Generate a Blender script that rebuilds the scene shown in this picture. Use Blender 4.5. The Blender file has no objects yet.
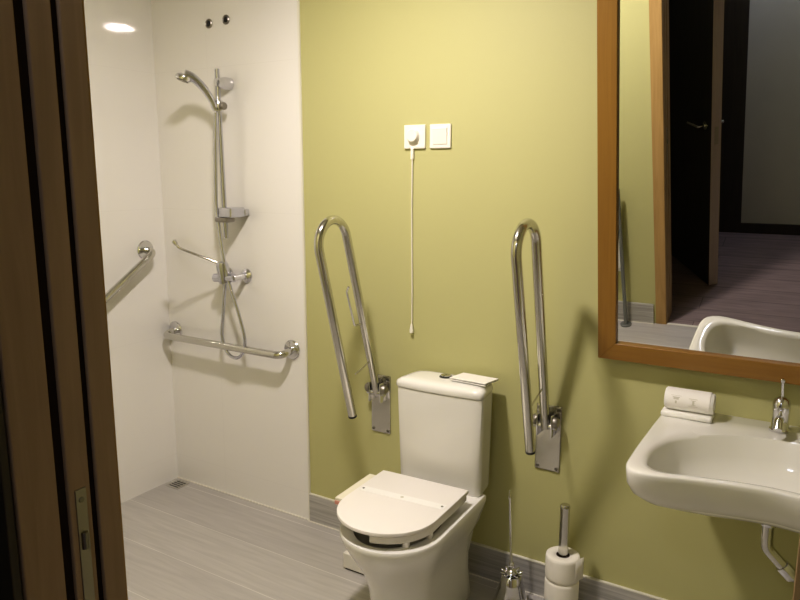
import bpy, bmesh, math, random
from mathutils import Vector, Matrix
random.seed(4)
PI = math.pi
SC = bpy.context.scene
COL = SC.collection

# ------------------------------------------------------------------ mesh helpers
def V(*a): return Vector(a)

def obj(name, bm, m, parent=None, loc=None, smooth=None, bevel=None):
    bmesh.ops.recalc_face_normals(bm, faces=bm.faces[:])
    me = bpy.data.meshes.new(name)
    bm.to_mesh(me); bm.free()
    o = bpy.data.objects.new(name, me)
    COL.objects.link(o)
    me.materials.append(m)
    if parent: o.parent = parent
    if loc: o.location = loc
    if smooth is not None:
        for p in me.polygons: p.use_smooth = True
        try:
            me.set_sharp_from_angle(angle=math.radians(smooth))
        except Exception:
            pass
    if bevel:
        b = o.modifiers.new('edge', 'BEVEL'); b.width = bevel; b.segments = 3
        b.limit_method = 'ANGLE'; b.angle_limit = math.radians(40)
    return o

def empty(name, loc=(0, 0, 0), rot=(0, 0, 0)):
    o = bpy.data.objects.new(name, None); COL.objects.link(o)
    o.location = loc; o.rotation_euler = rot
    o.empty_display_size = 0.05
    return o

def tag(o, label, cat, group=None):
    o['label'] = label; o['category'] = cat
    if group: o['group'] = group
    return o

def structure(o):
    o['kind'] = 'structure'; return o

def add_box(bm, a, b, bev=0.0, seg=2, mat=None):
    x0, y0, z0 = [min(a[i], b[i]) for i in range(3)]
    x1, y1, z1 = [max(a[i], b[i]) for i in range(3)]
    t = bmesh.new()
    vs = [t.verts.new(c) for c in ((x0,y0,z0),(x1,y0,z0),(x1,y1,z0),(x0,y1,z0),(x0,y0,z1),(x1,y0,z1),(x1,y1,z1),(x0,y1,z1))]
    for f in ((0,3,2,1),(4,5,6,7),(0,1,5,4),(1,2,6,5),(2,3,7,6),(3,0,4,7)):
        t.faces.new([vs[i] for i in f])
    if bev > 0:
        bmesh.ops.bevel(t, geom=t.edges[:], offset=bev, segments=seg, affect='EDGES', profile=0.5)
    merge(bm, t, mat)

def merge(bm, t, mat=None):
    if mat is not None: bmesh.ops.transform(t, matrix=mat, verts=t.verts[:])
    me = bpy.data.meshes.new('tmp'); t.to_mesh(me); t.free()
    bm.from_mesh(me); bpy.data.meshes.remove(me)

def box(a, b, bev=0.0, seg=2):
    bm = bmesh.new(); add_box(bm, a, b, bev, seg); return bm

def catmull(pts, n=8, closed=False):
    P = [Vector(p) for p in pts]; out = []
    N = len(P)
    rng = range(N if closed else N - 1)
    for i in rng:
        p0 = P[(i-1) % N] if closed or i > 0 else P[0] * 2 - P[1]
        p1 = P[i]; p2 = P[(i+1) % N]
        p3 = P[(i+2) % N] if closed or i + 2 < N else p2 * 2 - p1
        for k in range(n):
            t = k / n
            out.append(0.5 * ((2*p1) + (p2-p0)*t + (2*p0-5*p1+4*p2-p3)*t*t + (3*p1-p0-3*p2+p3)*t**3))
    if not closed: out.append(P[-1])
    return out

def fillet(pts, r, n=8):
    """polyline with rounded corners"""
    P = [Vector(p) for p in pts]; out = [P[0]]
    rr = r if isinstance(r, (list, tuple)) else [r] * (len(P) - 2)
    for i in range(1, len(P) - 1):
        a, b, c = P[i-1], P[i], P[i+1]
        d1 = (a - b).normalized(); d2 = (c - b).normalized()
        ang = d1.angle(d2)
        t = min(rr[i-1] / math.tan(ang/2), (a-b).length*.499, (c-b).length*.499)
        rad = t * math.tan(ang/2)
        bis = (d1 + d2).normalized()
        ce = b + bis * (rad / math.sin(ang/2))
        s = b + d1*t - ce; e = b + d2*t - ce
        tot = s.angle(e); ax = s.cross(e).normalized()
        for k in range(n + 1):
            out.append(ce + Matrix.Rotation(tot*k/n, 3, ax) @ s)
    out.append(P[-1])
    return out

def add_tube(bm, pts, r, seg=16, cap=True):
    P = [Vector(p) for p in pts]
    R = r if isinstance(r, (list, tuple)) else [r]*len(P)
    t0 = (P[1]-P[0]).normalized()
    up = Vector((0,0,1)) if abs(t0.z) < .9 else Vector((1,0,0))
    n = t0.cross(up).normalized()
    rings = []
    for i, p in enumerate(P):
        if i == 0: t = P[1]-P[0]
        elif i == len(P)-1: t = P[-1]-P[-2]
        else: t = (P[i+1]-p).normalized() + (p-P[i-1]).normalized()
        t.normalize()
        n = (n - t*n.dot(t)).normalized()
        b = t.cross(n)
        rings.append([bm.verts.new(p + (n*math.cos(2*PI*k/seg) + b*math.sin(2*PI*k/seg))*R[i]) for k in range(seg)])
    for a, b in zip(rings, rings[1:]):
        for k in range(seg):
            bm.faces.new((a[k], a[(k+1)%seg], b[(k+1)%seg], b[k]))
    if cap:
        bm.faces.new(rings[0][::-1]); bm.faces.new(rings[-1])

def tube(pts, r, seg=16, cap=True):
    bm = bmesh.new(); add_tube(bm, pts, r, seg, cap); return bm

def add_lathe(bm, prof, c=(0,0,0), axis='z', seg=32):
    """prof: list of (radius, height). axis: direction of height as vector or 'z'"""
    t = bmesh.new(); rings = []
    for r, h in prof:
        if r < 1e-6: rings.append([t.verts.new((0,0,h))])
        else: rings.append([t.verts.new((r*math.cos(2*PI*k/seg), r*math.sin(2*PI*k/seg), h)) for k in range(seg)])
    for a, b in zip(rings, rings[1:]):
        if len(a) == 1 and len(b) == 1: continue
        for k in range(seg):
            if len(a) == 1: t.faces.new((a[0], b[(k+1)%seg], b[k]))
            elif len(b) == 1: t.faces.new((a[k], a[(k+1)%seg], b[0]))
            else: t.faces.new((a[k], a[(k+1)%seg], b[(k+1)%seg], b[k]))
    if len(rings[0]) > 1: t.faces.new(rings[0][::-1])
    if len(rings[-1]) > 1: t.faces.new(rings[-1])
    m = Matrix.Translation(Vector(c))
    if axis != 'z':
        m = m @ Vector((0,0,1)).rotation_difference(Vector(axis).normalized()).to_matrix().to_4x4()
    merge(bm, t, m)

def lathe(prof, c=(0,0,0), axis='z', seg=32):
    bm = bmesh.new(); add_lathe(bm, prof, c, axis, seg); return bm

def loft(layers, cap0=True, cap1=True):
    """layers: list of equal-length lists of 3D points (closed loops)"""
    bm = bmesh.new()
    R = [[bm.verts.new(p) for p in L] for L in layers]
    n = len(R[0])
    for a, b in zip(R, R[1:]):
        for k in range(n):
            bm.faces.new((a[k], a[(k+1)%n], b[(k+1)%n], b[k]))
    if cap0: bm.faces.new(R[0][::-1])
    if cap1: bm.faces.new(R[-1])
    return bm

def polar(poly, c, N=96):
    """resample a closed 2D outline, star-shaped about c, at N even angles"""
    out = []
    M = len(poly)
    for k in range(N):
        a = 2*PI*k/N; dx, dy = math.cos(a), math.sin(a)
        best = None
        for i in range(M):
            x1, y1 = poly[i][0]-c[0], poly[i][1]-c[1]
            x2, y2 = poly[(i+1)%M][0]-c[0], poly[(i+1)%M][1]-c[1]
            ex, ey = x2-x1, y2-y1
            den = dx*ey - dy*ex
            if abs(den) < 1e-12: continue
            t = (x1*ey - y1*ex)/den; s = (x1*dy - y1*dx)/den
            if t > 0 and -1e-6 <= s <= 1+1e-6 and (best is None or t > best): best = t
        out.append((c[0]+dx*best, c[1]+dy*best))
    return out

def z3(poly, z): return [(p[0], p[1], z) for p in poly]

# ------------------------------------------------------------------ materials
def new_mat(name):
    m = bpy.data.materials.new(name); m.use_nodes = True
    nt = m.node_tree
    return m, nt, nt.nodes['Principled BSDF']

def plain(name, col, rough=.5, metal=0.0, noise=0.0, nscale=8, coat=0.0, bump=0.0, bscale=200, spec=.5, trans=0.0):
    m, nt, b = new_mat(name)
    b.inputs['Roughness'].default_value = rough
    b.inputs['Metallic'].default_value = metal
    b.inputs['Specular IOR Level'].default_value = spec
    b.inputs['Coat Weight'].default_value = coat
    b.inputs['Coat Roughness'].default_value = .06
    b.inputs['Transmission Weight'].default_value = trans
    tc = nt.nodes.new('ShaderNodeTexCoord')
    nz = nt.nodes.new('ShaderNodeTexNoise'); nz.inputs['Scale'].default_value = nscale; nz.inputs['Detail'].default_value = 4
    nt.links.new(tc.outputs['Object'], nz.inputs['Vector'])
    mx = nt.nodes.new('ShaderNodeMix'); mx.data_type = 'RGBA'
    mx.inputs[6].default_value = tuple(c*(1-noise) for c in col) + (1,)
    mx.inputs[7].default_value = tuple(min(1, c*(1+noise)) for c in col) + (1,)
    nt.links.new(nz.outputs['Fac'], mx.inputs[0])
    nt.links.new(mx.outputs[2], b.inputs['Base Color'])
    if bump > 0:
        n2 = nt.nodes.new('ShaderNodeTexNoise'); n2.inputs['Scale'].default_value = bscale; n2.inputs['Detail'].default_value = 3
        nt.links.new(tc.outputs['Object'], n2.inputs['Vector'])
        bp = nt.nodes.new('ShaderNodeBump'); bp.inputs['Strength'].default_value = bump; bp.inputs['Distance'].default_value = .002
        nt.links.new(n2.outputs['Fac'], bp.inputs['Height']); nt.links.new(bp.outputs['Normal'], b.inputs['Normal'])
    return m

def wood(name, c1, c2, axis=2, rough=.4, scale=6, stretch=.06, spec=.5):
    m, nt, b = new_mat(name)
    b.inputs['Roughness'].default_value = rough
    b.inputs['Specular IOR Level'].default_value = spec
    tc = nt.nodes.new('ShaderNodeTexCoord'); mp = nt.nodes.new('ShaderNodeMapping')
    s = [scale*4]*3; s[axis] = scale*4*stretch; mp.inputs['Scale'].default_value = s
    nt.links.new(tc.outputs['Object'], mp.inputs['Vector'])
    nz = nt.nodes.new('ShaderNodeTexNoise'); nz.inputs['Scale'].default_value = 2; nz.inputs['Detail'].default_value = 7
    nz.inputs['Distortion'].default_value = 1.2
    nt.links.new(mp.outputs['Vector'], nz.inputs['Vector'])
    r = nt.nodes.new('ShaderNodeValToRGB')
    r.color_ramp.elements[0].position = .32; r.color_ramp.elements[0].color = c1 + (1,)
    r.color_ramp.elements[1].position = .68; r.color_ramp.elements[1].color = c2 + (1,)
    nt.links.new(nz.outputs['Fac'], r.inputs['Fac'])
    nt.links.new(r.outputs['Color'], b.inputs['Base Color'])
    return m

def planks(name, c1, c2, cm, off, row, width, rough=.35, mortar=.0025, streak=.18, spec=.5):
    """wood-look planks running along world X"""
    m, nt, b = new_mat(name)
    b.inputs['Specular IOR Level'].default_value = spec
    tc = nt.nodes.new('ShaderNodeTexCoord'); mp = nt.nodes.new('ShaderNodeMapping')
    mp.inputs['Location'].default_value = (off[0], off[1], 0)
    nt.links.new(tc.outputs['Object'], mp.inputs['Vector'])
    br = nt.nodes.new('ShaderNodeTexBrick')
    br.inputs['Scale'].default_value = 1; br.inputs['Brick Width'].default_value = width; br.inputs['Row Height'].default_value = row
    br.inputs['Mortar Size'].default_value = mortar; br.inputs['Mortar Smooth'].default_value = .3
    br.inputs['Color1'].default_value = c1 + (1,); br.inputs['Color2'].default_value = c2 + (1,); br.inputs['Mortar'].default_value = cm + (1,)
    br.offset = .37
    nt.links.new(mp.outputs['Vector'], br.inputs['Vector'])
    m2 = nt.nodes.new('ShaderNodeMapping'); m2.inputs['Scale'].default_value = (2.2, 30, 1)
    nt.links.new(tc.outputs['Object'], m2.inputs['Vector'])
    nz = nt.nodes.new('ShaderNodeTexNoise'); nz.inputs['Scale'].default_value = 1.6; nz.inputs['Detail'].default_value = 6; nz.inputs['Distortion'].default_value = .8
    nt.links.new(m2.outputs['Vector'], nz.inputs['Vector'])
    r = nt.nodes.new('ShaderNodeMapRange'); r.inputs['From Min'].default_value = .25; r.inputs['From Max'].default_value = .75
    r.inputs['To Min'].default_value = 1 - streak; r.inputs['To Max'].default_value = 1 + streak*.6
    nt.links.new(nz.outputs['Fac'], r.inputs['Value'])
    mu = nt.nodes.new('ShaderNodeMix'); mu.data_type = 'RGBA'; mu.blend_type = 'MULTIPLY'; mu.inputs[0].default_value = 1
    nt.links.new(br.outputs['Color'], mu.inputs[6]); nt.links.new(r.outputs['Result'], mu.inputs[7])
    nt.links.new(mu.outputs[2], b.inputs['Base Color'])
    r2 = nt.nodes.new('ShaderNodeMapRange'); r2.inputs['To Min'].default_value = rough - .08; r2.inputs['To Max'].default_value = rough + .12
    nt.links.new(nz.outputs['Fac'], r2.inputs['Value']); nt.links.new(r2.outputs['Result'], b.inputs['Roughness'])
    return m

def tiles(name, col, joint, plane, off, w, h, rough=.05):
    """large glazed wall tiles; plane 'xz' or 'yz'"""
    m, nt, b = new_mat(name)
    b.inputs['Roughness'].default_value = rough
    b.inputs['Coat Weight'].default_value = 1.0; b.inputs['Coat IOR'].default_value = 1.65; b.inputs['Coat Roughness'].default_value = .05
    tc = nt.nodes.new('ShaderNodeTexCoord'); sp = nt.nodes.new('ShaderNodeSeparateXYZ'); cb = nt.nodes.new('ShaderNodeCombineXYZ')
    nt.links.new(tc.outputs['Object'], sp.inputs[0])
    nt.links.new(sp.outputs['X' if plane == 'xz' else 'Y'], cb.inputs['X']); nt.links.new(sp.outputs['Z'], cb.inputs['Y'])
    mp = nt.nodes.new('ShaderNodeMapping'); mp.inputs['Location'].default_value = (off[0], off[1], 0)
    nt.links.new(cb.outputs[0], mp.inputs['Vector'])
    br = nt.nodes.new('ShaderNodeTexBrick'); br.offset = 0
    br.inputs['Scale'].default_value = 1; br.inputs['Brick Width'].default_value = w; br.inputs['Row Height'].default_value = h
    br.inputs['Mortar Size'].default_value = .0013; br.inputs['Mortar Smooth'].default_value = .5
    br.inputs['Color1'].default_value = col + (1,); br.inputs['Color2'].default_value = col + (1,); br.inputs['Mortar'].default_value = joint + (1,)
    nt.links.new(mp.outputs[0], br.inputs['Vector'])
    nt.links.new(br.outputs['Color'], b.inputs['Base Color'])
    nz = nt.nodes.new('ShaderNodeTexNoise'); nz.inputs['Scale'].default_value = 3.0; nz.inputs['Detail'].default_value = 1
    nt.links.new(tc.outputs['Object'], nz.inputs['Vector'])
    bp = nt.nodes.new('ShaderNodeBump'); bp.inputs['Strength'].default_value = .012; bp.inputs['Distance'].default_value = .01
    nt.links.new(nz.outputs['Fac'], bp.inputs['Height']); nt.links.new(bp.outputs['Normal'], b.inputs['Normal'])
    return m

def emit(name, col, strength):
    m, nt, b = new_mat(name)
    b.inputs['Base Color'].default_value = (1, 1, 1, 1)
    b.inputs['Emission Color'].default_value = col + (1,)
    b.inputs['Emission Strength'].default_value = strength
    return m

GREEN = (.50, .485, .235)
M = dict(
    green=plain('green_paint', GREEN, .55, noise=.02, nscale=2, bump=.12, bscale=260, spec=.35),
    ceiling=plain('ceiling_paint', (.58, .57, .53), .8, noise=.02),
    tile_back=tiles('glazed_tile_back', (.84, .825, .80), (.80, .785, .76), 'xz', (.26, -.13), .60, .62),
    tile_left=tiles('glazed_tile_left', (.84, .825, .80), (.805, .79, .765), 'yz', (.0, -.13), 1.20, .62),
    floor=planks('wood_look_floor_tile', (.45, .43, .41), (.49, .47, .445), (.66, .64, .60), (.35, .054), .2455, 3.4, rough=.34, mortar=.0017, streak=.14),
    hall_floor=planks('dark_plank_floor', (.25, .195, .19), (.31, .235, .225), (.14, .11, .105), (.1, .0), .14, 1.1, rough=.5, streak=.3),
    skirting=wood('skirting_tile', (.34, .33, .31), (.54, .525, .50), 0, .4, scale=10, stretch=.03),
    skirt_top=plain('skirting_top', (.72, .70, .62), .4),
    hall_wall=plain('hall_wall_paint', (.60, .60, .53), .7, noise=.04),
    oak=wood('oak_veneer', (.25, .125, .022), (.29, .15, .028), 2, .38),
    oak_jamb=wood('oak_door_frame', (.37, .23, .085), (.46, .295, .115), 2, .45),
    oak_h=wood('oak_frame_rail', (.25, .125, .022), (.29, .15, .028), 0, .38),
    oak_lining=wood('shaded_oak_lining', (.33, .235, .15), (.39, .28, .18), 2, .5, spec=.3),  # duller copy of the frame oak, shade of the left jamb put into its colour
    dark_door=wood('dark_door_veneer', (.035, .028, .02), (.05, .04, .028), 2, .5),
    door_edge=wood('door_edge_lipping', (.36, .30, .30), (.42, .35, .34), 2, .5),
    seal=plain('rubber_seal', (.03, .02, .016), .95, spec=.1),
    black=plain('black_plastic', (.015, .015, .015), .4),
    shower_chrome=plain('shower_chrome', (.62, .625, .70), .17, metal=1, noise=.02),
    chrome=plain('chrome', (.72, .72, .75), .13, metal=1, noise=.02),
    steel=plain('polished_steel', (.62, .61, .57), .16, metal=1, noise=.04, nscale=30),
    plate=plain('brushed_plate', (.66, .65, .62), .2, metal=1, noise=.05, nscale=40),
    dull=plain('dull_metal', (.35, .33, .30), .4, metal=1, noise=.1),
    screw=plain('screw_metal', (.25, .24, .22), .35, metal=1),
    mirror=plain('mirror_silver', (.90, .91, .90), .0, metal=1),
    china=plain('white_china', (.80, .79, .75), .12, noise=.01, coat=.3),
    basin=plain('basin_china', (.80, .79, .74), .1, noise=.01, coat=.3),
    seatw=plain('white_seat_plastic', (.82, .79, .755), .35, noise=.01),
    ivory=plain('ivory_plastic', (.78, .74, .60), .4),
    pink=plain('pink_rubber', (.62, .30, .24), .5),
    paper=plain('white_paper', (.86, .84, .80), .6, noise=.03, nscale=40),
    band=plain('paper_band', (.88, .87, .84), .3, noise=.03, nscale=60),
    roll=plain('toilet_tissue', (.84, .81, .74), .9, noise=.03, nscale=60, bump=.3, bscale=400),
    core=plain('cardboard_core', (.10, .07, .05), .9),
    print_=plain('faint_grey_print', (.62, .60, .52), .7),
    switch=plain('switch_plastic', (.84, .81, .74), .3),
    cord=plain('white_cord', (.82, .80, .70), .6),
    towel=plain('white_terry', (.84, .83, .79), .95, noise=.04, nscale=120, bump=.6, bscale=300),
    greytile=plain('grey_pole_metal', (.22, .23, .22), .4, metal=.6),
    boxw=plain('white_box_plastic', (.72, .70, .64), .4),
)

# ------------------------------------------------------------------ room shell
W, D, HGT = 3.25, 1.75, 2.5      # bathroom width, depth, height
X1 = .86                          # end of the white tiled shower wall
JX0, JX1, WY = 1.965, 2.766, -1.89  # doorway and hall side of its wall
HY = -3.03                        # far hall wall
structure(obj('floor', box((-.1, -D, -.1), (W+.1, .1, 0)), M['floor']))
structure(obj('floor_hall', box((.4, HY-.1, -.1), (4.6, -D, -.002)), M['hall_floor']))
structure(obj('ceiling', box((-.1, -D-.0, HGT), (W+.1, .1, HGT+.1)), M['ceiling']))
structure(obj('ceiling_hall', box((.4, HY-.1, HGT), (4.6, -D, HGT+.1)), M['ceiling']))
structure(obj('wall_back', box((X1, 0, 0), (W+.1, .1, HGT)), M['green']))
structure(obj('wall_back_tiled', box((-.1, -.004, 0), (X1, .1, HGT)), M['tile_back']))
structure(obj('wall_left', box((-.1, -D, 0), (0, 0, HGT)), M['tile_left']))
structure(obj('wall_right', box((W, WY, 0), (W+.1, 0, HGT)), M['green']))
def wall_with_faces(name, x0, x1, z0, z1):
    # front wall: green toward the bathroom, grey toward the hall
    structure(obj(name, box((x0, -D-.07, z0), (x1, -D, z1)), M['green']))
    structure(obj(name + '_hall_face', box((x0, WY, z0), (x1, -D-.07, z1)), M['hall_wall']))
wall_with_faces('wall_front', -.1, JX0-.03, 0, HGT)
wall_with_faces('wall_front_right', JX1+.034, W, 0, HGT)
wall_with_faces('wall_front_top', JX0-.004, JX1+.034, 2.12, HGT)
structure(obj('wall_hall_left', box((1.45, HY, 0), (1.55, WY, HGT)), M['hall_wall']))
structure(obj('wall_hall_back', box((1.45, HY-.1, 0), (4.6, HY, HGT)), M['hall_wall']))
structure(obj('wall_hall_right', box((4.5, HY, 0), (4.6, WY, HGT)), M['hall_wall']))
structure(obj('wall_hall_front', box((W+.1, WY, 0), (4.5, WY+.1, HGT)), M['hall_wall']))
structure(obj('trim_tile_edge', box((X1-.004, -.007, 0), (X1+.005, 0, HGT)), M['skirt_top']))
structure(obj('wall_hall_dark_panel', box((1.55, HY, 0), (2.18, HY+.012, HGT)), M['dark_door']))
structure(obj('baseboard_hall', box((2.18, HY, 0), (4.5, HY+.014, .07)), M['dark_door']))

def skirting(name, a, b, side):
    bm = box(a, b); o = structure(obj(name, bm, M['skirting'], bevel=.002))
    return o
BB = .128
structure(obj('baseboard_back', box((X1+.005, -.011, 0), (W, 0, BB)), M['skirting']))
structure(obj('trim_baseboard_cap', box((X1+.005, -.012, BB), (W, 0, BB+.004)), M['skirt_top']))
structure(obj('trim_floor_joint_back', box((X1, -.017, 0), (W, -.011, .003)), M['skirt_top']))
structure(obj('baseboard_front', box((0, -D, 0), (JX0-.072, -D+.011, BB)), M['skirting']))
structure(obj('trim_floor_joint', box((0, -D+.011, 0), (JX0-.072, -D+.016, .004)), M['skirt_top']))
structure(obj('trim_shower_floor_joint', box((0, -.011, 0), (X1, -.004, .004)), M['skirt_top']))
structure(obj('trim_threshold', box((JX0, -D-.015, -.002), (JX1, -D, .003)), M['skirt_top']))

# ---- the doorway frame
door = structure(empty('door_1', (JX0, -D, 0)))
def dpart(name, a, b, m, bev=.002, parent=None):
    bm = box(a, b, bev)
    bmesh.ops.translate(bm, verts=bm.verts[:], vec=(-JX0, D, 0))
    return obj(name, bm, m, parent or door)
ZT = 2.08
# left jamb lining: three boards parted by two dark seal grooves
dpart('jamb_board', (JX0-.03, -1.782, 0), (JX0, -D-.0, ZT), M['oak_lining'])
lj = dpart('jamb_board', (JX0-.03, -1.823, 0), (JX0, -1.792, ZT), M['oak_lining'])
dpart('jamb_board', (JX0-.03, -1.889, 0), (JX0, -1.837, ZT), M['oak_lining'])
dpart('seal_strip', (JX0-.03, -1.7922, 0), (JX0-.006, -1.7818, ZT), M['seal'], 0)
dpart('seal_strip', (JX0-.03, -1.8372, 0), (JX0-.006, -1.8228, ZT), M['seal'], 0)
bm = box((JX0-.001, -1.815, .955), (JX0+.0015, -1.799, 1.145), .001)
bmesh.ops.translate(bm, verts=bm.verts[:], vec=(-JX0, D, 0))
sp = obj('strike_plate', bm, M['dull'], lj)
sp['label'] = 'dull metal strike plate'
bm = bmesh.new()
for zz in (1.130, .968): add_lathe(bm, [(.004, 0), (.0035, .001), (0, .001)], (0.0015, D-1.807, zz), (1, 0, 0), 12)
obj('screw', bm, M['screw'], sp)
bm = tube([(.0018, D-1.807, 1.085), (.0018, D-1.807, 1.062)], .0045, 10)
obj('latch_hole', bm, M['screw'], sp)
# architraves on the bathroom side, right jamb, head
dpart('architrave', (JX0-.060, -D, 0), (JX0-.003, -D+.004, ZT+.07), M['oak_jamb'], .001)
dpart('architrave', (JX0-.071, WY-.012, 0), (JX0-.004, WY+.0, ZT+.07), M['dark_door'])  # hall-side trim lies in shadow; that shade is put in as dark veneer
dpart('jamb_board', (JX1, WY, 0), (JX1+.03, -D, ZT), M['oak_jamb'])
dpart('architrave', (JX1, WY-.012, 0), (JX1+.07, WY, ZT+.07), M['oak_jamb'])
dpart('architrave', (JX1, -D, 0), (JX1+.07, -D+.012, ZT+.07), M['oak_jamb'])
dpart('head_board', (JX0, WY, ZT), (JX1, -D, ZT+.03), M['oak_jamb'])
dpart('architrave', (JX0, -D, ZT), (JX1, -D+.012, ZT+.07), M['oak_jamb'])

# ---- the dark door standing ajar in the hall (seen in the mirror)
a = math.radians(52)
d2 = empty('hall_door', (2.13, -2.25, 0), (0, 0, a))   # local +x runs along the leaf toward its free edge
tag(d2, 'dark brown door standing ajar in the hall, reflected in the mirror', 'door')
obj('door_leaf', box((-.80, -.028, .008), (-.001, .028, 2.06), .001), M['dark_door'], d2)
e = obj('edge_lipping', box((-.001, -.028, .008), (.003, .028, 2.06)), M['door_edge'], d2)
e['label'] = 'pale reddish door edge'
obj('lock_plate', box((.003, -.012, .90), (.005, .012, 1.0), .001), M['dull'], d2)
for s in (-1, 1):
    bm = lathe([(.024, 0), (.024, .006), (.009, .008), (.009, .045)], (-.06, s*.028, 1.0), (0, s, 0), 20)
    hd = obj('handle', bm, M['steel'], d2, smooth=40)
    bm = tube(fillet([(-.06, s*.06, 1.0), (-.06, s*.072, 1.0), (-.175, s*.072, 1.0)], .012), .009, 12)
    obj('lever', bm, M['steel'], hd, smooth=40)

# ------------------------------------------------------------------ ceiling downlight
LX, LY = 1.50, -.98
dl = tag(empty('ceiling_downlight', (LX, LY, HGT)), 'round recessed ceiling downlight above the middle of the bathroom', 'ceiling light')
obj('bezel', lathe([(.086, 0), (.108, 0), (.106, -.004), (.086, -.006), (.086, 0)], seg=40), M['chrome'], dl, smooth=40)
obj('diffuser', lathe([(0, -.003), (.085, -.003), (.085, -.006), (.06, -.011), (0, -.014)], seg=40), emit('warm_diffuser', (1, .90, .86), 455), dl)

# ------------------------------------------------------------------ shower fittings
def flange(c, ax, r=.043, t=.010):
    return lathe([(r, 0), (r, t*.4), (r*.92, t*.8), (r*.55, t), (.017, t*1.1), (.017, .02)], c, ax, 32)

WB = -.004
gb = tag(empty('grab_bar', (.04, WB, .78)), 'horizontal chrome grab bar on the white shower back wall', 'grab bar', 'chrome grab bars in the shower')
def local(bm, o): bmesh.ops.translate(bm, verts=bm.verts[:], vec=-Vector(o.location)); return bm
xa, xb, zb = .045, .784, .780
obj('bar_tube', local(tube(fillet([(xa, WB, zb), (xa, WB-.075, zb-.012), (xb, WB-.075, zb-.012), (xb, WB, zb)], .035, 10), .0165, 18), gb), M['steel'], gb, smooth=40)
for x in (xa, xb): obj('flange', local(flange((x, WB, zb), (0, -1, 0)), gb), M['chrome'], gb, smooth=40)

gb2 = tag(empty('grab_bar', (0, -.121, 1.181)), 'sloping chrome grab bar on the left white tiled wall', 'grab bar', 'chrome grab bars in the shower')
A, Bp = V(0, -.121, 1.181), V(0, -.86, .70)
off = V(.07, 0, 0)
obj('bar_tube', local(tube(fillet([A, A+off+V(0, -.005, -.004), Bp+off, Bp], .035, 10), .0165, 18), gb2), M['steel'], gb2, smooth=40)
for q in (A, Bp): obj('flange', local(flange(q, (1, 0, 0), .045), gb2), M['chrome'], gb2, smooth=40)

# shower rail with handset, hose and soap shelf
sr = tag(empty('shower_rail', (.46, WB, 1.27)), 'chrome riser rail with hand shower and hose on white tiled wall', 'shower')
RT, RB = V(.456, -.06, 1.972), V(.468, -.06, 1.255)
obj('rail_tube', local(tube([RT, RB], .0105, 16), sr), M['shower_chrome'], sr, smooth=40)
bk = obj('wall_bracket', local(lathe([(.026, 0), (.026, .03), (.020, .058), (.016, .075), (0, .077)], (.472, WB, 1.915), (0, -1, 0), 24), sr), M['chrome'], sr, smooth=40)
sl = obj('slider', local(lathe([(.018, -.024), (.021, -.018), (.021, .018), (.018, .024)], (.459, -.062, 1.818), 'z', 24), sr), M['chrome'], sr, smooth=40)
bm = bmesh.new()
add_lathe(bm, [(.010, 0), (.010, .006), (.016, .008), (.016, .020), (.013, .023), (0, .023)], (.476, -.062, 1.818), (1, -.2, 0), 20)
obj('slider_knob', local(bm, sr), M['dull'], sl, smooth=40)
bm = bmesh.new(); add_tube(bm, [(.457, -.07, 1.82), (.450, -.090, 1.822)], .016, 16)
obj('handset_holder', local(bm, sr), M['chrome'], sl, smooth=40)
hp = catmull([(.462, -.082, 1.800), (.456, -.096, 1.838), (.445, -.117, 1.876), (.432, -.142, 1.908), (.417, -.167, 1.930), (.402, -.190, 1.938)], 6)
n = len(hp)
hs = obj('hand_shower', local(tube(hp, [.012 + .010*(i/n)**1.3 for i in range(n)], 16), sr), M['shower_chrome'], sr, smooth=40)
hd = lathe([(0, .016), (.016, .014), (.030, .006), (.033, -.004), (.030, -.012), (0, -.012)], (.398, -.192, 1.927), (.25, .25, .95), 28)
obj('spray_head', local(hd, sr), M['chrome'], hs, smooth=40)
bm = bmesh.new()
add_lathe(bm, [(.024, 0), (.024, .003), (0, .004)], V(.398, -.192, 1.927) - V(.25, .25, .95).normalized()*.013, (-.25, -.25, -.95), 24)
obj('spray_face', local(bm, sr), M['dull'], hs, smooth=40)
hose = catmull([(.464, -.086, 1.79), (.463, -.088, 1.74), (.454, -.088, 1.60), (.443, -.085, 1.401), (.457, -.09, 1.315), (.482, -.095, 1.185), (.506, -.095, 1.076),
                (.553, -.093, .947), (.583, -.088, .828), (.568, -.082, .758), (.520, -.078, .722), (.466, -.078, .740), (.440, -.082, .815), (.458, -.084, .936), (.478, -.086, 1.065)], 8)
obj('hose', local(tube(hose, .0075, 10), sr), M['shower_chrome'], sr, smooth=60)

ss = tag(empty('soap_shelf', (.49, WB, 1.365)), 'small chrome soap shelf across the shower rail foot', 'soap shelf')
bm = bmesh.new()
add_box(bm, (.488, -.118, 1.350), (.560, -.030, 1.392), .006)
obj('dish', local(bm, ss), M['shower_chrome'], ss, smooth=40)
bm = bmesh.new()
add_box(bm, (.445, -.085, 1.362), (.490, -.038, 1.388), .006); add_box(bm, (.455, -.112, 1.328), (.528, -.060, 1.3495), .006)
obj('dish_clamp', local(bm, ss), M['dull'], ss, smooth=40)
bm = box((.505, -.034, 1.355), (.560, -.004, 1.384), .004)
obj('wall_arm', local(bm, ss), M['chrome'], ss)

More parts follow.
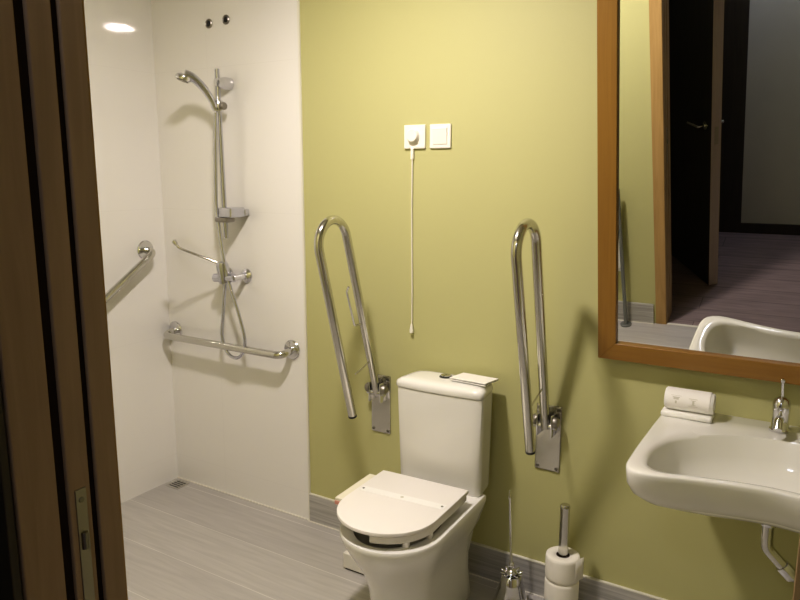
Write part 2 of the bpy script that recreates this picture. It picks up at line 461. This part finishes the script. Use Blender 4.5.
mx = tag(empty('shower_mixer', (.47, WB, 1.09)), 'chrome shower mixer with long thin lever under the soap shelf', 'shower mixer')
body = bmesh.new()
add_tube(body, [(.415, -.085, 1.078), (.530, -.085, 1.086)], .019, 20)
add_lathe(body, [(.026, -.03), (.027, .048), (.021, .062), (0, .066)], (.474, -.088, 1.092), (0, -.15, 1), 24)
obj('mixer_body', local(body, mx), M['shower_chrome'], mx, smooth=40)
for x in (.425, .525):
    bm = tube(fillet([(x, -.085, 1.084), (x + (.005 if x > .47 else -.01), -.05, 1.086), (x + (.005 if x > .47 else -.01), WB, 1.086)], .02, 6), .013, 16)
    u = obj('wall_union', local(bm, mx), M['chrome'], mx, smooth=40)
    bm = lathe([(.032, 0), (.032, .004), (.024, .012), (.015, .016)], (x + (.005 if x > .47 else -.01), WB, 1.086), (0, -1, 0), 28)
    obj('escutcheon', local(bm, mx), M['chrome'], u, smooth=40)
bm = tube(catmull([(.478, -.09, 1.135), (.455, -.10, 1.148), (.40, -.145, 1.178), (.345, -.205, 1.214), (.332, -.215, 1.228), (.325, -.218, 1.238)], 5), .0055, 12)
lv = obj('lever', local(bm, mx), M['steel'], mx, smooth=40)
obj('lever_tip', local(lathe([(0, -.014), (.009, -.010), (.010, .008), (0, .014)], (.322, -.219, 1.242), (-.5, -.2, .8), 14), mx), M['steel'], lv, smooth=40)

for i, (x, z) in enumerate(((.365, 2.172), (.467, 2.178))):
    c = tag(empty('pipe_plug', (x, WB, z)), ('left' if i == 0 else 'right') + ' of two round dark plugs high on the white shower wall', 'pipe plug', 'round plugs above the shower rail')
    obj('cap_ring', lathe([(.019, 0), (.020, .004), (.016, .008), (.013, .004), (.0, .004)], (0, 0, 0), (0, -1, 0), 24), M['dull'], c, smooth=40)
    obj('cap_core', lathe([(.0125, .003), (.011, .006), (0, .006)], (0, 0, 0), (0, -1, 0), 24), M['black'], c, smooth=40)

fd = tag(empty('floor_drain', (.066, -.066, 0)), 'small square metal drain grate in the shower floor corner', 'drain')
obj('grate_frame', box((-.042, -.040, -.001), (.042, .040, .003), .001), M['plate'], fd)
bm = bmesh.new()
for k in range(4): add_box(bm, (-.030, -.028 + k*.016, .003), (.030, -.022 + k*.016, .0036))
obj('grate_slots', bm, M['black'], fd)

# ------------------------------------------------------------------ folding grab rails
def grab_rail(x, label, hook, top, ctr):
    """top: (y,z) of the U end, rail stands folded up and leans out from the wall"""
    t = tag(empty('folding_grab_rail', (x, 0, .50)), label, 'grab rail', 'fold-up grab rails either side of the toilet')
    L = lambda bm: local(bm, t)
    pl = obj('wall_plate', L(box((x-.046, -.006, .494), (x+.046, 0, .738), .004)), M['plate'], t)
    for sx in (-.035, .035):
        for zz in (.507, .724):
            obj('screw', L(lathe([(.007, 0), (.006, .003), (0, .0035)], (x+sx, -.006, zz), (0, -1, 0), 14)), M['screw'], pl, smooth=40)
    bm = bmesh.new()
    for s in (-1, 1):
        add_box(bm, (x+s*.026-.003, -.052, .635), (x+s*.026+.003, -.004, .715), .002)
    add_tube(bm, [(x-.04, -.038, .672), (x+.04, -.038, .672)], .010, 14)
    obj('hinge_bracket', L(bm), M['chrome'], t, smooth=40)
    for s in (-1, 1):
        obj('hinge_knob', L(lathe([(.019, 0), (.019, .012), (.014, .018), (0, .019)], (x+s*.030, -.038, .690), (s, 0, 0), 20)), M['dull'], t, smooth=40)
    (y1, z1), (y2, z2), (y3, z3), (y4, z4) = ctr
    P = fillet([(x, y1, z1), (x, y2, z2), (x, y3, z3), (x, y4, z4)], .085, 12)
    obj('grab_tube', L(tube(P, .0165, 20)), M['steel'], t, smooth=40)
    dn = V(0, y4-y3, z4-z3).normalized()
    obj('end_cap', L(lathe([(.0168, -.004), (.0168, .004), (.013, .007), (0, .007)], (x, y4, z4), dn, 20)), M['black'], t, smooth=40)
    return t, L, P
t, L, P = grab_rail(1.245, 'chrome fold-up grab rail left of the toilet with a wire paper hook', True, None,
                    ((-.030, .665), (-.252, 1.397), (-.410, 1.352), (-.203, .625)))
obj('strut', L(tube([(1.245, -.180, .785), (1.245, -.074, .815)], .0035, 8)), M['steel'], t, smooth=40)
obj('paper_hook', L(tube(fillet([(1.245, -.125, .972), (1.236, -.170, .970), (1.236, -.218, 1.108), (1.248, -.222, 1.128)], .012, 6), .0042, 10)), M['chrome'], t, smooth=40)
t, L, P = grab_rail(1.955, 'chrome fold-up grab rail on the right, between toilet and basin', False, None,
                    ((-.036, .665), (-.207, 1.408), (-.368, 1.370), (-.174, .625)))
obj('strut', L(tube([(1.955, -.212, .775), (1.955, -.064, .825)], .0035, 8)), M['steel'], t, smooth=40)

# ------------------------------------------------------------------ switches and pull cord
pc = tag(empty('pull_cord_unit', (1.400, 0, 1.672)), 'square emergency pull unit with round knob and hanging white cord', 'pull cord')
obj('unit_plate', box((-.045, -.010, -.043), (.045, 0, .043), .003), M['switch'], pc)
obj('unit_knob', lathe([(.024, 0), (.024, .014), (.021, .018), (0, .018)], (-.002, -.010, .004), (0, -1, 0), 32), M['switch'], pc, smooth=40)
obj('cord_guide', box((-.016, -.012, -.082), (-.004, -.001, -.040), .003), M['switch'], pc)
cd = obj('cord', tube(catmull([(-.010, -.007, -.08), (-.0105, -.0075, -.3), (-.008, -.0075, -.55), (-.008, -.008, -.715)], 6), .0024, 8), M['cord'], pc, smooth=60)
obj('cord_weight', lathe([(0, .018), (.004, .016), (.008, -.008), (.0075, -.018), (0, -.022)], (-.008, -.010, -.722), 'z', 16), M['cord'], cd, smooth=50)
ls = tag(empty('light_switch', (1.507, 0, 1.672)), 'plain square white rocker switch right of the pull-cord unit', 'switch')
obj('switch_frame', box((-.043, -.009, -.043), (.043, 0, .043), .003), M['switch'], ls)
bm = box((-.030, -.005, -.029), (.030, .003, .029), .002)
bmesh.ops.rotate(bm, verts=bm.verts[:], cent=(0, 0, 0), matrix=Matrix.Rotation(math.radians(5), 3, 'X'))
bmesh.ops.translate(bm, verts=bm.verts[:], vec=(0, -.009, 0))
obj('rocker', bm, M['switch'], ls)

# ------------------------------------------------------------------ toilet
TO, TR = V(1.600, 0, 0), math.radians(2)
wc = tag(empty('toilet', TO, (0, 0, TR)), 'white close-coupled toilet with closed lid on a raised open-front seat', 'toilet')
def uout(wb, r, Ld, back=.135, n=24):
    """pan outline, back at y=-back, front cap of radius r reaching y=-Ld"""
    pts = []
    m = 10
    for k in range(m): 
        t = k/m; pts.append((-(wb + (r-wb)*t), -(back + (Ld-r-back)*t)))
    for k in range(n+1):
        a = PI + PI*k/n; pts.append((r*math.cos(a), -(Ld-r) + r*math.sin(a)))
    for k in range(1, m+1):
        t = k/m; pts.append((r + (wb-r)*t, -((Ld-r) + (back-(Ld-r))*t)))
    return pts
PC = (0, -.36)
lay = []
for z, wb, r, Ld in ((0, .124, .108, .550), (.012, .125, .110, .553), (.10, .118, .106, .548), (.18, .118, .111, .560), (.25, .127, .126, .590),
                     (.31, .154, .150, .630), (.355, .166, .166, .658), (.385, .173, .175, .672), (.400, .174, .177, .675), (.406, .171, .174, .672)):
    lay.append(z3(polar(uout(wb, r, Ld), PC, 96), z))
def oval(a, b, cy, n=64): return [(a*math.cos(2*PI*k/n), cy + b*math.sin(2*PI*k/n)) for k in range(n)]
for z, a, b, cy in ((.406, .138, .182, -.462), (.398, .132, .175, -.462), (.375, .130, .172, -.462), (.30, .115, .150, -.45), (.22, .075, .095, -.43), (.19, .03, .04, -.42)):
    lay.append(z3(polar(oval(a, b, cy), PC if z > .3 else (0, cy), 96), z))
obj('pan', loft(lay), M['china'], wc, smooth=50)

def rpoly(pts, r, n=6):
    """2D polygon with rounded corners"""
    N = len(pts); out = []
    for i in range(N):
        b = Vector(pts[i]); p = Vector(pts[i-1]); q = Vector(pts[(i+1) % N])
        rr = r[i] if isinstance(r, (list, tuple)) else r
        d1 = (p-b).normalized(); d2 = (q-b).normalized()
        s = b + d1*rr; e = b + d2*rr
        for k in range(n+1):
            t = k/n
            out.append(tuple((1-t)**2*s + 2*t*(1-t)*b + t*t*e))
    return out
def tank(wf, wb, yf, yb, bow=.012, rf=.018, rb=.03):
    pts = [(-wb, -yb), (-wf, -yf)]
    return rpoly([(-wb, -yb), (-wf, -yf), (-wf*.5, -yf-bow*.75), (0, -yf-bow), (wf*.5, -yf-bow*.75), (wf, -yf), (wb, -yb)], [rb, rf, .05, .05, .05, rf, rb], 6)
TC = (0, -.11)
lay = [z3(polar(tank(.160, .146, .172, .035), TC), .404), z3(polar(tank(.164, .148, .176, .035), TC), .412),
       z3(polar(tank(.171, .154, .186, .035), TC), .770)]
cs = obj('cistern', loft(lay), M['china'], wc, smooth=40)
o = lambda i: polar(tank(.175-i, .158-i, .190-i, .030+i, rb=.05), TC)
lay = [z3(o(.002), .7725), z3(o(0), .776), z3(o(0), .789), z3(o(.003), .797), z3(o(.012), .803), z3(o(.028), .8065), z3(o(.045), .808)]
obj('cistern_lid', loft(lay), M['china'], wc, smooth=50)
bt = obj('flush_button', lathe([(.024, 0), (.024, .004), (.021, .006), (0, .006)], (-.012, -.098, .806), 'z', 28), M['black'], wc, smooth=40)
for s in (-1, 1):
    half = [(s*(.0015 + .017*math.sin(PI*k/10)), .017*math.cos(PI*k/10)) for k in range(11)]
    obj('button_half', loft([[(x-.012, y-.098, z) for x, y in half] for z in (.811, .8155)]), M['steel'], bt)

# seat ring: horseshoe open at the front-left, lid above
DX = -.017
def dshape(w, yb, yc, n=28):
    pts = [(-w, -yb)]
    for k in range(n+1):
        a = PI + PI*k/n; pts.append((w*math.cos(a), -yc + w*math.sin(a)))
    pts.append((w, -yb)); return pts
SC_ = (0, -.44)
lidp = lambda w, yb, yc: [(x+DX, y) for x, y in polar(dshape(w, yb, yc), SC_, 128)]
lay = [z3(lidp(.169, .250, .496), .4525), z3(lidp(.172, .247, .496), .455), z3(lidp(.172, .247, .496), .462), z3(lidp(.171, .249, .496), .4645), z3(lidp(.168, .253, .496), .4655)]
lid = obj('lid', loft(lay), M['seatw'], wc, smooth=40)
# ring built as a swept band with a gap at the front left
bm = bmesh.new()
ring_o = [(x+DX, y) for x, y in dshape(.168, .256, .496, 40)]; ring_i = [(x+DX, y) for x, y in dshape(.118, .295, .488, 40)]
idx = list(range(len(ring_o)))
def band(i0, i1, z0, z1):
    t = bmesh.new(); rows = []
    for i in range(i0, i1+1):
        a, b = ring_o[i], ring_i[i]
        rows.append([t.verts.new((a[0], a[1], z0)), t.verts.new((a[0], a[1], z1)), t.verts.new((b[0], b[1], z1)), t.verts.new((b[0], b[1], z0))])
    for p, q in zip(rows, rows[1:]):
        for k in range(4): t.faces.new((p[k], p[(k+1)%4], q[(k+1)%4], q[k]))
    t.faces.new(rows[0][::-1]); t.faces.new(rows[-1]); return t
merge(bm, band(0, 6, .428, .4515)); merge(bm, band(23, len(ring_o)-1, .428, .4515))
t2 = bmesh.new(); add_box(t2, (DX-.168, -.30, .428), (DX+.168, -.258, .4515)); merge(bm, t2)
seat = obj('seat', bm, M['seatw'], wc, bevel=.003)
for i in (2, 32, 40):
    a, b = ring_o[i], ring_i[i]; m = ((a[0]*.7+b[0]*.3), (a[1]*.7+b[1]*.3))
    obj('seat_bumper', lathe([(.010, 0), (.012, .004), (.012, .024)], (m[0], m[1], .405), 'z', 14), M['seatw'], seat, smooth=40)
for x in (-.10, .10): obj('seat_hinge', box((DX+x-.025, -.285, .404), (DX+x+.025, -.262, .430), .004), M['seatw'], seat)
ar = obj('side_rest', box((-.232, -.500, .424), (-.186, -.275, .452), .004), M['ivory'], wc)
ar['label'] = 'ivory block along the left edge of the seat'
obj('rest_end', box((-.231, -.503, .428), (-.195, -.499, .442), .002), M['pink'], ar)

def world_in_wc(x, y, z): return Matrix.Translation(TO) @ Matrix.Rotation(TR, 4, 'Z') @ V(x, y, z)
# paper band lying across the lid
pb = tag(empty('paper_band', world_in_wc(DX, -.412, .4658), (0, 0, TR + math.radians(2))), 'white paper hygiene band lying across the closed toilet lid', 'paper band')
bm = bmesh.new(); add_box(bm, (-.158, -.017, 0), (.158, .017, .0012), .0004)
obj('band_strip', bm, M['band'], pb)
for x in (-.150, .148): obj('end_dot', lathe([(.0045, 0), (.004, .0015), (0, .0015)], (x, 0, .0012), 'z', 12), M['screw'], pb)
obj('centre_mark', lathe([(.006, 0), (.006, .0006), (0, .0006)], (0, 0, .0012), 'z', 18), M['print_'], pb)

# folded paper bag on the cistern
fp = tag(empty('folded_paper_bag', world_in_wc(.098, -.102, .8105), (math.radians(-2), 0, TR + math.radians(-4))), 'white folded paper pad lying on the right end of the cistern', 'paper pad')
obj('folded_sheet', box((-.070, -.046, .0), (.072, .062, .004), .001), M['paper'], fp)
bm = box((-.070, -.048, .0042), (.072, .058, .0075), .001)
bmesh.ops.rotate(bm, verts=bm.verts[:], cent=(0, .058, .004), matrix=Matrix.Rotation(math.radians(-2.0), 3, 'X'))
obj('top_fold', bm, M['paper'], fp)

# low white box behind the pan
lb = tag(empty('floor_box', (1.33, -.13, 0)), 'low white box on the floor partly hidden behind the toilet pan', 'box')
obj('box_body', box((-.108, -.117, .006), (.115, .105, .070), .004), M['boxw'], lb)
obj('box_plinth', box((-.100, -.110, 0), (.110, .100, .008)), M['seal'], lb)

# ------------------------------------------------------------------ toilet brush and roll stand
tb = tag(empty('toilet_brush', (1.880, -.118, 0)), 'chrome toilet brush in a bell-shaped holder on the floor beside toilet', 'toilet brush')
hold = obj('brush_holder', lathe([(.064, 0), (.066, .004), (.064, .012), (.057, .030), (.050, .055), (.042, .085), (.038, .120), (.034, .123), (.031, .118), (.028, .04), (0, .04)], seg=36), M['chrome'], tb, smooth=50)
bm = bmesh.new()
for k in range(10):
    a = 2*PI*k/10
    t_ = bmesh.new()
    add_lathe(t_, [(0, -.016), (.005, -.010), (.007, 0), (.005, .010), (0, .016)], (0, 0, 0), 'z', 10)
    merge(bm, t_, Matrix.Rotation(a, 4, 'Z') @ Matrix.Translation((.029, 0, .126)) @ Matrix.Rotation(math.radians(62), 4, 'Y') @ Matrix.Diagonal((.55, 1, 1, 1)))
obj('petal_collar', bm, M['chrome'], tb, smooth=50)
st = obj('brush_handle', lathe([(0, .118), (.022, .128), (.016, .138), (.006, .143), (.011, .152), (.012, .158), (.009, .166), (.0045, .170), (.0042, .405), (.0055, .408), (.0055, .415), (.003, .422), (.0015, .440), (0, .442)], seg=20), M['chrome'], tb, smooth=50)
st.data.transform(Matrix.Translation((0, 0, .118)) @ Matrix.Rotation(math.radians(-3.2), 4, 'Y') @ Matrix.Translation((0, 0, -.118)))

RS = V(2.067, -.125, 0)
rs = tag(empty('toilet_roll_stand', RS), 'upright chrome toilet roll pole standing on the floor below the right rail', 'roll stand')
obj('pole', lathe([(.0165, .085), (.0165, .428), (.0175, .430), (.0175, .436), (.014, .442), (0, .443)], seg=28), M['steel'], rs, smooth=40)
obj('base', lathe([(.075, 0), (.075, .006), (.05, .012), (.020, .018), (.018, .075), (.052, .080), (.052, .085), (.016, .086)], seg=36), M['chrome'], rs, smooth=40)
for i in range(2):
    z0 = .0865 + i*.088
    r = tag(empty('toilet_roll', (RS.x, RS.y, z0)), ('upper' if i else 'lower') + ' white toilet roll stacked on the chrome pole', 'toilet roll', 'toilet rolls on the chrome pole')
    h = .0875
    obj('tissue', lathe([(.024, .002), (.052, 0), (.0565, .003), (.058, .015), (.058, h-.012), (.0565, h-.003), (.052, h), (.024, h-.002), (.0225, h-.004), (.0225, .004), (.024, .002)], seg=40), M['roll'], r, smooth=50)
    obj('core', lathe([(.0223, .003), (.0223, h-.003), (.0205, h-.003), (.0205, .003), (.0223, .003)], seg=28), M['core'], r, smooth=50)
    if i:
        sh = [(.0583*math.cos(q), .0583*math.sin(q)) for q in [math.radians(-25 + 4*k) for k in range(8)]] + [(.0605, .012), (.066, .022)]
        bm = bmesh.new()
        a_ = [[bm.verts.new((x, y, z)) for x, y in sh] for z in (.004, h-.004)]
        for k in range(len(sh)-1): bm.faces.new((a_[0][k], a_[0][k+1], a_[1][k+1], a_[1][k]))
        f = obj('loose_sheet', bm, M['roll'], r, smooth=60)
        f.modifiers.new('thick', 'SOLIDIFY').thickness = .0008

# ------------------------------------------------------------------ basin
BX = 2.700
wb = tag(empty('wash_basin', (BX, 0, .808)), 'white wall-hung wash basin with a wide shallow bowl under the mirror', 'basin')
half = [(0, .0), (-.26, .0), (-.335, .003), (-.348, .02), (-.352, .12), (-.352, .35), (-.350, .48), (-.343, .572), (-.313, .606), (-.265, .606), (-.21, .590), (-.15, .573), (-.07, .556)]
full = half + [(0, .548)] + [(-x, y) for x, y in half[:0:-1]]
outer = [(p.x, -p.y*.962) for p in catmull([V(x, y, 0) for x, y in full], 6, True)]
outer = [(x, min(y, 0.0)) for x, y in outer]
ihalf = [(0, .150), (-.10, .166), (-.174, .203), (-.240, .253), (-.285, .315), (-.309, .40), (-.312, .47), (-.302, .53), (-.272, .563), (-.23, .562), (-.16, .543), (-.08, .525)]
ifull = ihalf + [(0, .517)] + [(-x, y) for x, y in ihalf[:0:-1]]
inner = [(p.x, -p.y*.962) for p in catmull([V(x, y, 0) for x, y in ifull], 6, True)]
C0 = (0, -.36)
NB = 144
O_ = polar(outer, C0, NB); I_ = polar(inner, C0, NB)
def sc(poly, c, sx, sy): return [(c[0]+(x-c[0])*sx, c[1]+(y-c[1])*sy) for x, y in poly]
BKC = (0, 0)
lay = [z3(sc(O_, BKC, .30, .42), -.205), z3(sc(O_, BKC, .50, .56), -.190), z3(sc(O_, BKC, .74, .74), -.147), z3(sc(O_, BKC, .90, .89), -.106), z3(sc(O_, BKC, .965, .96), -.075),
       z3(sc(O_, BKC, .993, .992), -.045), z3(O_, -.014), z3(O_, -.005), z3(sc(O_, (0, -.3), .994, .995), -.002), z3(sc(O_, (0, -.3), .985, .987), 0)]
lay += [z3([(a[0]*.25+b[0]*.75, a[1]*.25+b[1]*.75) for a, b in zip(O_, I_)], -.001), z3(I_, -.003), z3(sc(I_, (0, -.36), .982, .98), -.012),
        z3(sc(I_, (0, -.36), .93, .92), -.060), z3(sc(I_, (0, -.35), .85, .82), -.105), z3(sc(I_, (0, -.34), .66, .60), -.130), z3(sc(I_, (0, -.33), .3, .25), -.142), z3(sc(I_, (0, -.33), .07, .09), -.146)]
obj('bowl', loft(lay), M['basin'], wb, smooth=60)
obj('waste_ring', lathe([(.030, 0), (.030, .003), (.020, .004), (.018, -.002), (0, -.002)], (0, -.33, -.145), 'z', 28), M['chrome'], wb, smooth=40)
pp = tag(empty('drain_pipe', (2.675, -.25, .60)), 'chrome waste pipe bending away below the basin', 'pipe')
obj('tail_pipe', local(tube([(2.676, -.25, .64), (2.676, -.25, .555)], .0165, 18), pp), M['steel'], pp, smooth=40)
obj('pipe_nut', local(lathe([(.021, 0), (.022, .004), (.022, .03), (.020, .034)], (2.676, -.25, .595), 'z', 18), pp), M['chrome'], pp, smooth=40)
obj('elbow', local(tube(fillet([(2.676, -.25, .565), (2.678, -.25, .528), (2.745, -.235, .455), (2.84, -.20, .43), (2.86, 0, .43)], [.04, .06, .04], 10), .0160, 18), pp), M['steel'], pp, smooth=40)
obj('pipe_collar', local(lathe([(.019, -.02), (.020, -.016), (.020, .016), (.019, .02)], (2.733, -.238, .468), (.067, .015, -.073), 18), pp), M['chrome'], pp, smooth=40)

tp = tag(empty('basin_tap', (2.672, -.07, .8078)), 'short chrome mixer tap with upright stick lever on the basin edge', 'tap')
obj('tap_body', lathe([(.027, 0), (.027, .006), (.0235, .010), (.0225, .055), (.024, .060), (.024, .080), (.020, .094), (.010, .101), (0, .102)], seg=32), M['chrome'], tp, smooth=40)
obj('spout', tube(fillet([(0, -.005, .042), (0, -.075, .052), (0, -.098, .030)], .015, 6), [.013]*2 + [.0115]*(7), 16) if False else tube(fillet([(0, -.005, .040), (0, -.072, .050), (0, -.088, .030)], .015, 6), .0115, 16), M['chrome'], tp, smooth=40)
lv = obj('lever', tube([(0, 0, .098), (-.002, -.014, .150)], .0042, 12), M['chrome'], tp, smooth=40)
obj('lever_tip', lathe([(0, -.007), (.006, -.004), (.0068, .003), (0, .009)], (-.002, -.015, .153), 'z', 16), M['chrome'], lv, smooth=40)

tw = tag(empty('rolled_towel', (2.425, -.072, .8078), (0, 0, math.radians(1))), 'rolled white hand towel in a paper wrapper on the basin corner', 'towel')
fl = obj('folded_flap', box((-.076, -.046, 0), (.070, .035, .017), .006, 3), M['towel'], tw, smooth=60)
spir = bmesh.new()
lay = []
for x, s in ((-.070, .90), (-.066, 1.0), (-.02, 1.02), (.03, 1.0), (.066, 1.0), (.070, .92)):
    lay.append([(x, -.002 + .034*s*math.cos(2*PI*k/28)*1.06, .049 + .034*s*math.sin(2*PI*k/28)*.95 + .002*math.sin(x*60)) for k in range(28)])
rl = obj('towel_roll', loft(lay), M['towel'], tw, smooth=50)
# paper sleeve around the middle with small faint print
lay = []
for x in (-.060, .060):
    lay.append([(x, -.002 + .0357*math.cos(2*PI*k/28)*1.06, .0492 + .0357*math.sin(2*PI*k/28)*.95) for k in range(28)])
sl_ = obj('paper_sleeve', loft(lay, False, False), M['paper'], tw, smooth=60)
bm = bmesh.new()
def mark(u0, u1, a0, a1):
    vs = []
    for (u, a) in ((u0, a0), (u1, a0), (u1, a1), (u0, a1)):
        aa = math.radians(a)
        vs.append(bm.verts.new((u, -.002 + .0362*1.06*math.cos(aa), .0492 + .0362*.95*math.sin(aa))))
    bm.faces.new(vs)
mark(-.045, -.024, 152, 157); mark(-.042, -.027, 157, 166); mark(-.037, -.032, 172, 186); mark(-.050, -.020, 145, 147)
obj('printed_mark', bm, M['print_'], sl_); bm = bmesh.new()
mark(.002, .026, 152, 155); mark(.008, .022, 160, 163); mark(.012, .018, 163, 182); mark(.008, .022, 182, 185); mark(.002, .028, 190, 192)
obj('printed_mark', bm, M['print_'], sl_)

# ------------------------------------------------------------------ tilted mirror
TH = .1828
mr = tag(empty('wall_mirror', (2.128, -.031, .946), (TH, 0, 0)), 'oak-framed mirror tilted forward above the basin', 'mirror')
MW, MH, FW, FT = 1.10, 1.25, .058, .030
# local: x right, z up the mirror, y into the wall; the reflecting face lies at y=0
def frame_piece(pts, m):
    bm = bmesh.new()
    lo = [bm.verts.new((x, .012, z)) for x, z in pts]; hi = [bm.verts.new((x, -.014, z)) for x, z in pts]
    bm.faces.new(lo); bm.faces.new(hi[::-1])
    for k in range(4): bm.faces.new((lo[k], lo[(k+1)%4], hi[(k+1)%4], hi[k]))
    return obj('frame_side', bm, m, mr, bevel=.002)
frame_piece([(0, 0), (MW, 0), (MW-FW, FW), (FW, FW)], M['oak_h'])
frame_piece([(0, 0), (FW, FW), (FW, MH-FW), (0, MH)], M['oak'])
frame_piece([(MW, 0), (MW, MH), (MW-FW, MH-FW), (MW-FW, FW)], M['oak'])
frame_piece([(0, MH), (FW, MH-FW), (MW-FW, MH-FW), (MW, MH)], M['oak_h'])
obj('mirror_glass', box((FW-.004, 0, FW-.004), (MW-FW+.004, .004, MH-FW+.004)), M['mirror'], mr)
obj('back_board', box((.01, .005, .01), (MW-.01, .010, MH-.01)), M['seal'], mr)
for x in (.3, .8): obj('wall_stay', tube([(x, .008, MH-.12), (x, .20, MH-.16)], .006, 10), M['dull'], mr, smooth=40)

# ------------------------------------------------------------------ things seen only in the mirror
po = tag(empty('towel_stand', (1.745, -1.70, 0)), 'slim grey metal towel stand against the green wall, seen in the mirror', 'towel stand')
obj('stand_pole', tube([(0, 0, .004), (-.012, .0, .85)], .011, 14), M['greytile'], po, smooth=40)
obj('stand_base', lathe([(.032, 0), (.032, .006), (.012, .010), (.011, .02)], seg=24), M['greytile'], po, smooth=40)
obj('stand_arm', tube([(-.012, 0, .80), (-.30, 0, .80)], .006, 10), M['greytile'], po, smooth=40)
ht = tag(empty('hanging_towel', (1.60, -1.70, .80)), 'white towel hanging from the grey stand, seen in the mirror edge', 'towel')
lay = []
for k, x in enumerate([-.13 + .02*i for i in range(14)]):
    w = .003*math.sin(k*1.3)
    lay.append([(x, -.010+w, -.45), (x, -.016+w, -.2), (x, -.013, 0), (x, 0, .012), (x, .013, 0), (x, .016+w, -.2), (x, .010+w, -.42), (x, .004+w, -.42), (x, .008, -.2), (x, .007, -.004), (x, 0, .0068), (x, -.007, -.004), (x, -.008+w, -.2), (x, -.004+w, -.45)])
obj('towel_cloth', loft(lay), M['towel'], ht, smooth=60)

# ------------------------------------------------------------------ added hall fill light, world, camera
def area(name, loc, size, power, col, rot=(0, 0, 0)):
    l = bpy.data.lights.new(name, 'AREA'); l.shape = 'DISK'; l.size = size; l.energy = power; l.color = col
    o_ = bpy.data.objects.new(name, l); COL.objects.link(o_); o_.location = loc; o_.rotation_euler = rot
    return o_
area('hall_fill', (2.35, -2.75, 2.45), .25, 6.0, (.82, .84, 1))  # unseen fill light, added to lift the dim hall in the mirror

w = bpy.data.worlds.new('World'); SC.world = w; w.use_nodes = True
w.node_tree.nodes['Background'].inputs['Color'].default_value = (.5, .6, .8, 1)
w.node_tree.nodes['Background'].inputs['Strength'].default_value = .02

cam = bpy.data.cameras.new('Camera'); co = bpy.data.objects.new('Camera', cam); COL.objects.link(co)
f, yaw, pit, roll = 711.52, -.5541, .1801, .0014
cam.sensor_width = 36; cam.sensor_fit = 'HORIZONTAL'; cam.lens = f/800*36
cam.clip_start = .02
F = V(math.sin(yaw)*math.cos(pit), math.cos(yaw)*math.cos(pit), -math.sin(pit))
R = V(math.cos(yaw), -math.sin(yaw), 0); U = R.cross(F)
R2 = R*math.cos(roll) + U*math.sin(roll); U2 = -R*math.sin(roll) + U*math.cos(roll)
mm = Matrix((R2, U2, -F)).transposed().to_4x4()
mm.translation = V(2.7694, -2.3215, 1.55)
co.matrix_world = mm
SC.camera = co

SC.view_settings.view_transform = 'Standard'
SC.view_settings.look = 'Medium High Contrast'
SC.view_settings.exposure = 0
SC.cycles.max_bounces = 10
SC.cycles.diffuse_bounces = 5
SC.cycles.caustics_reflective = False
SC.cycles.caustics_refractive = False
SC.cycles.sample_clamp_indirect = 80
SC.cycles.use_denoising = True
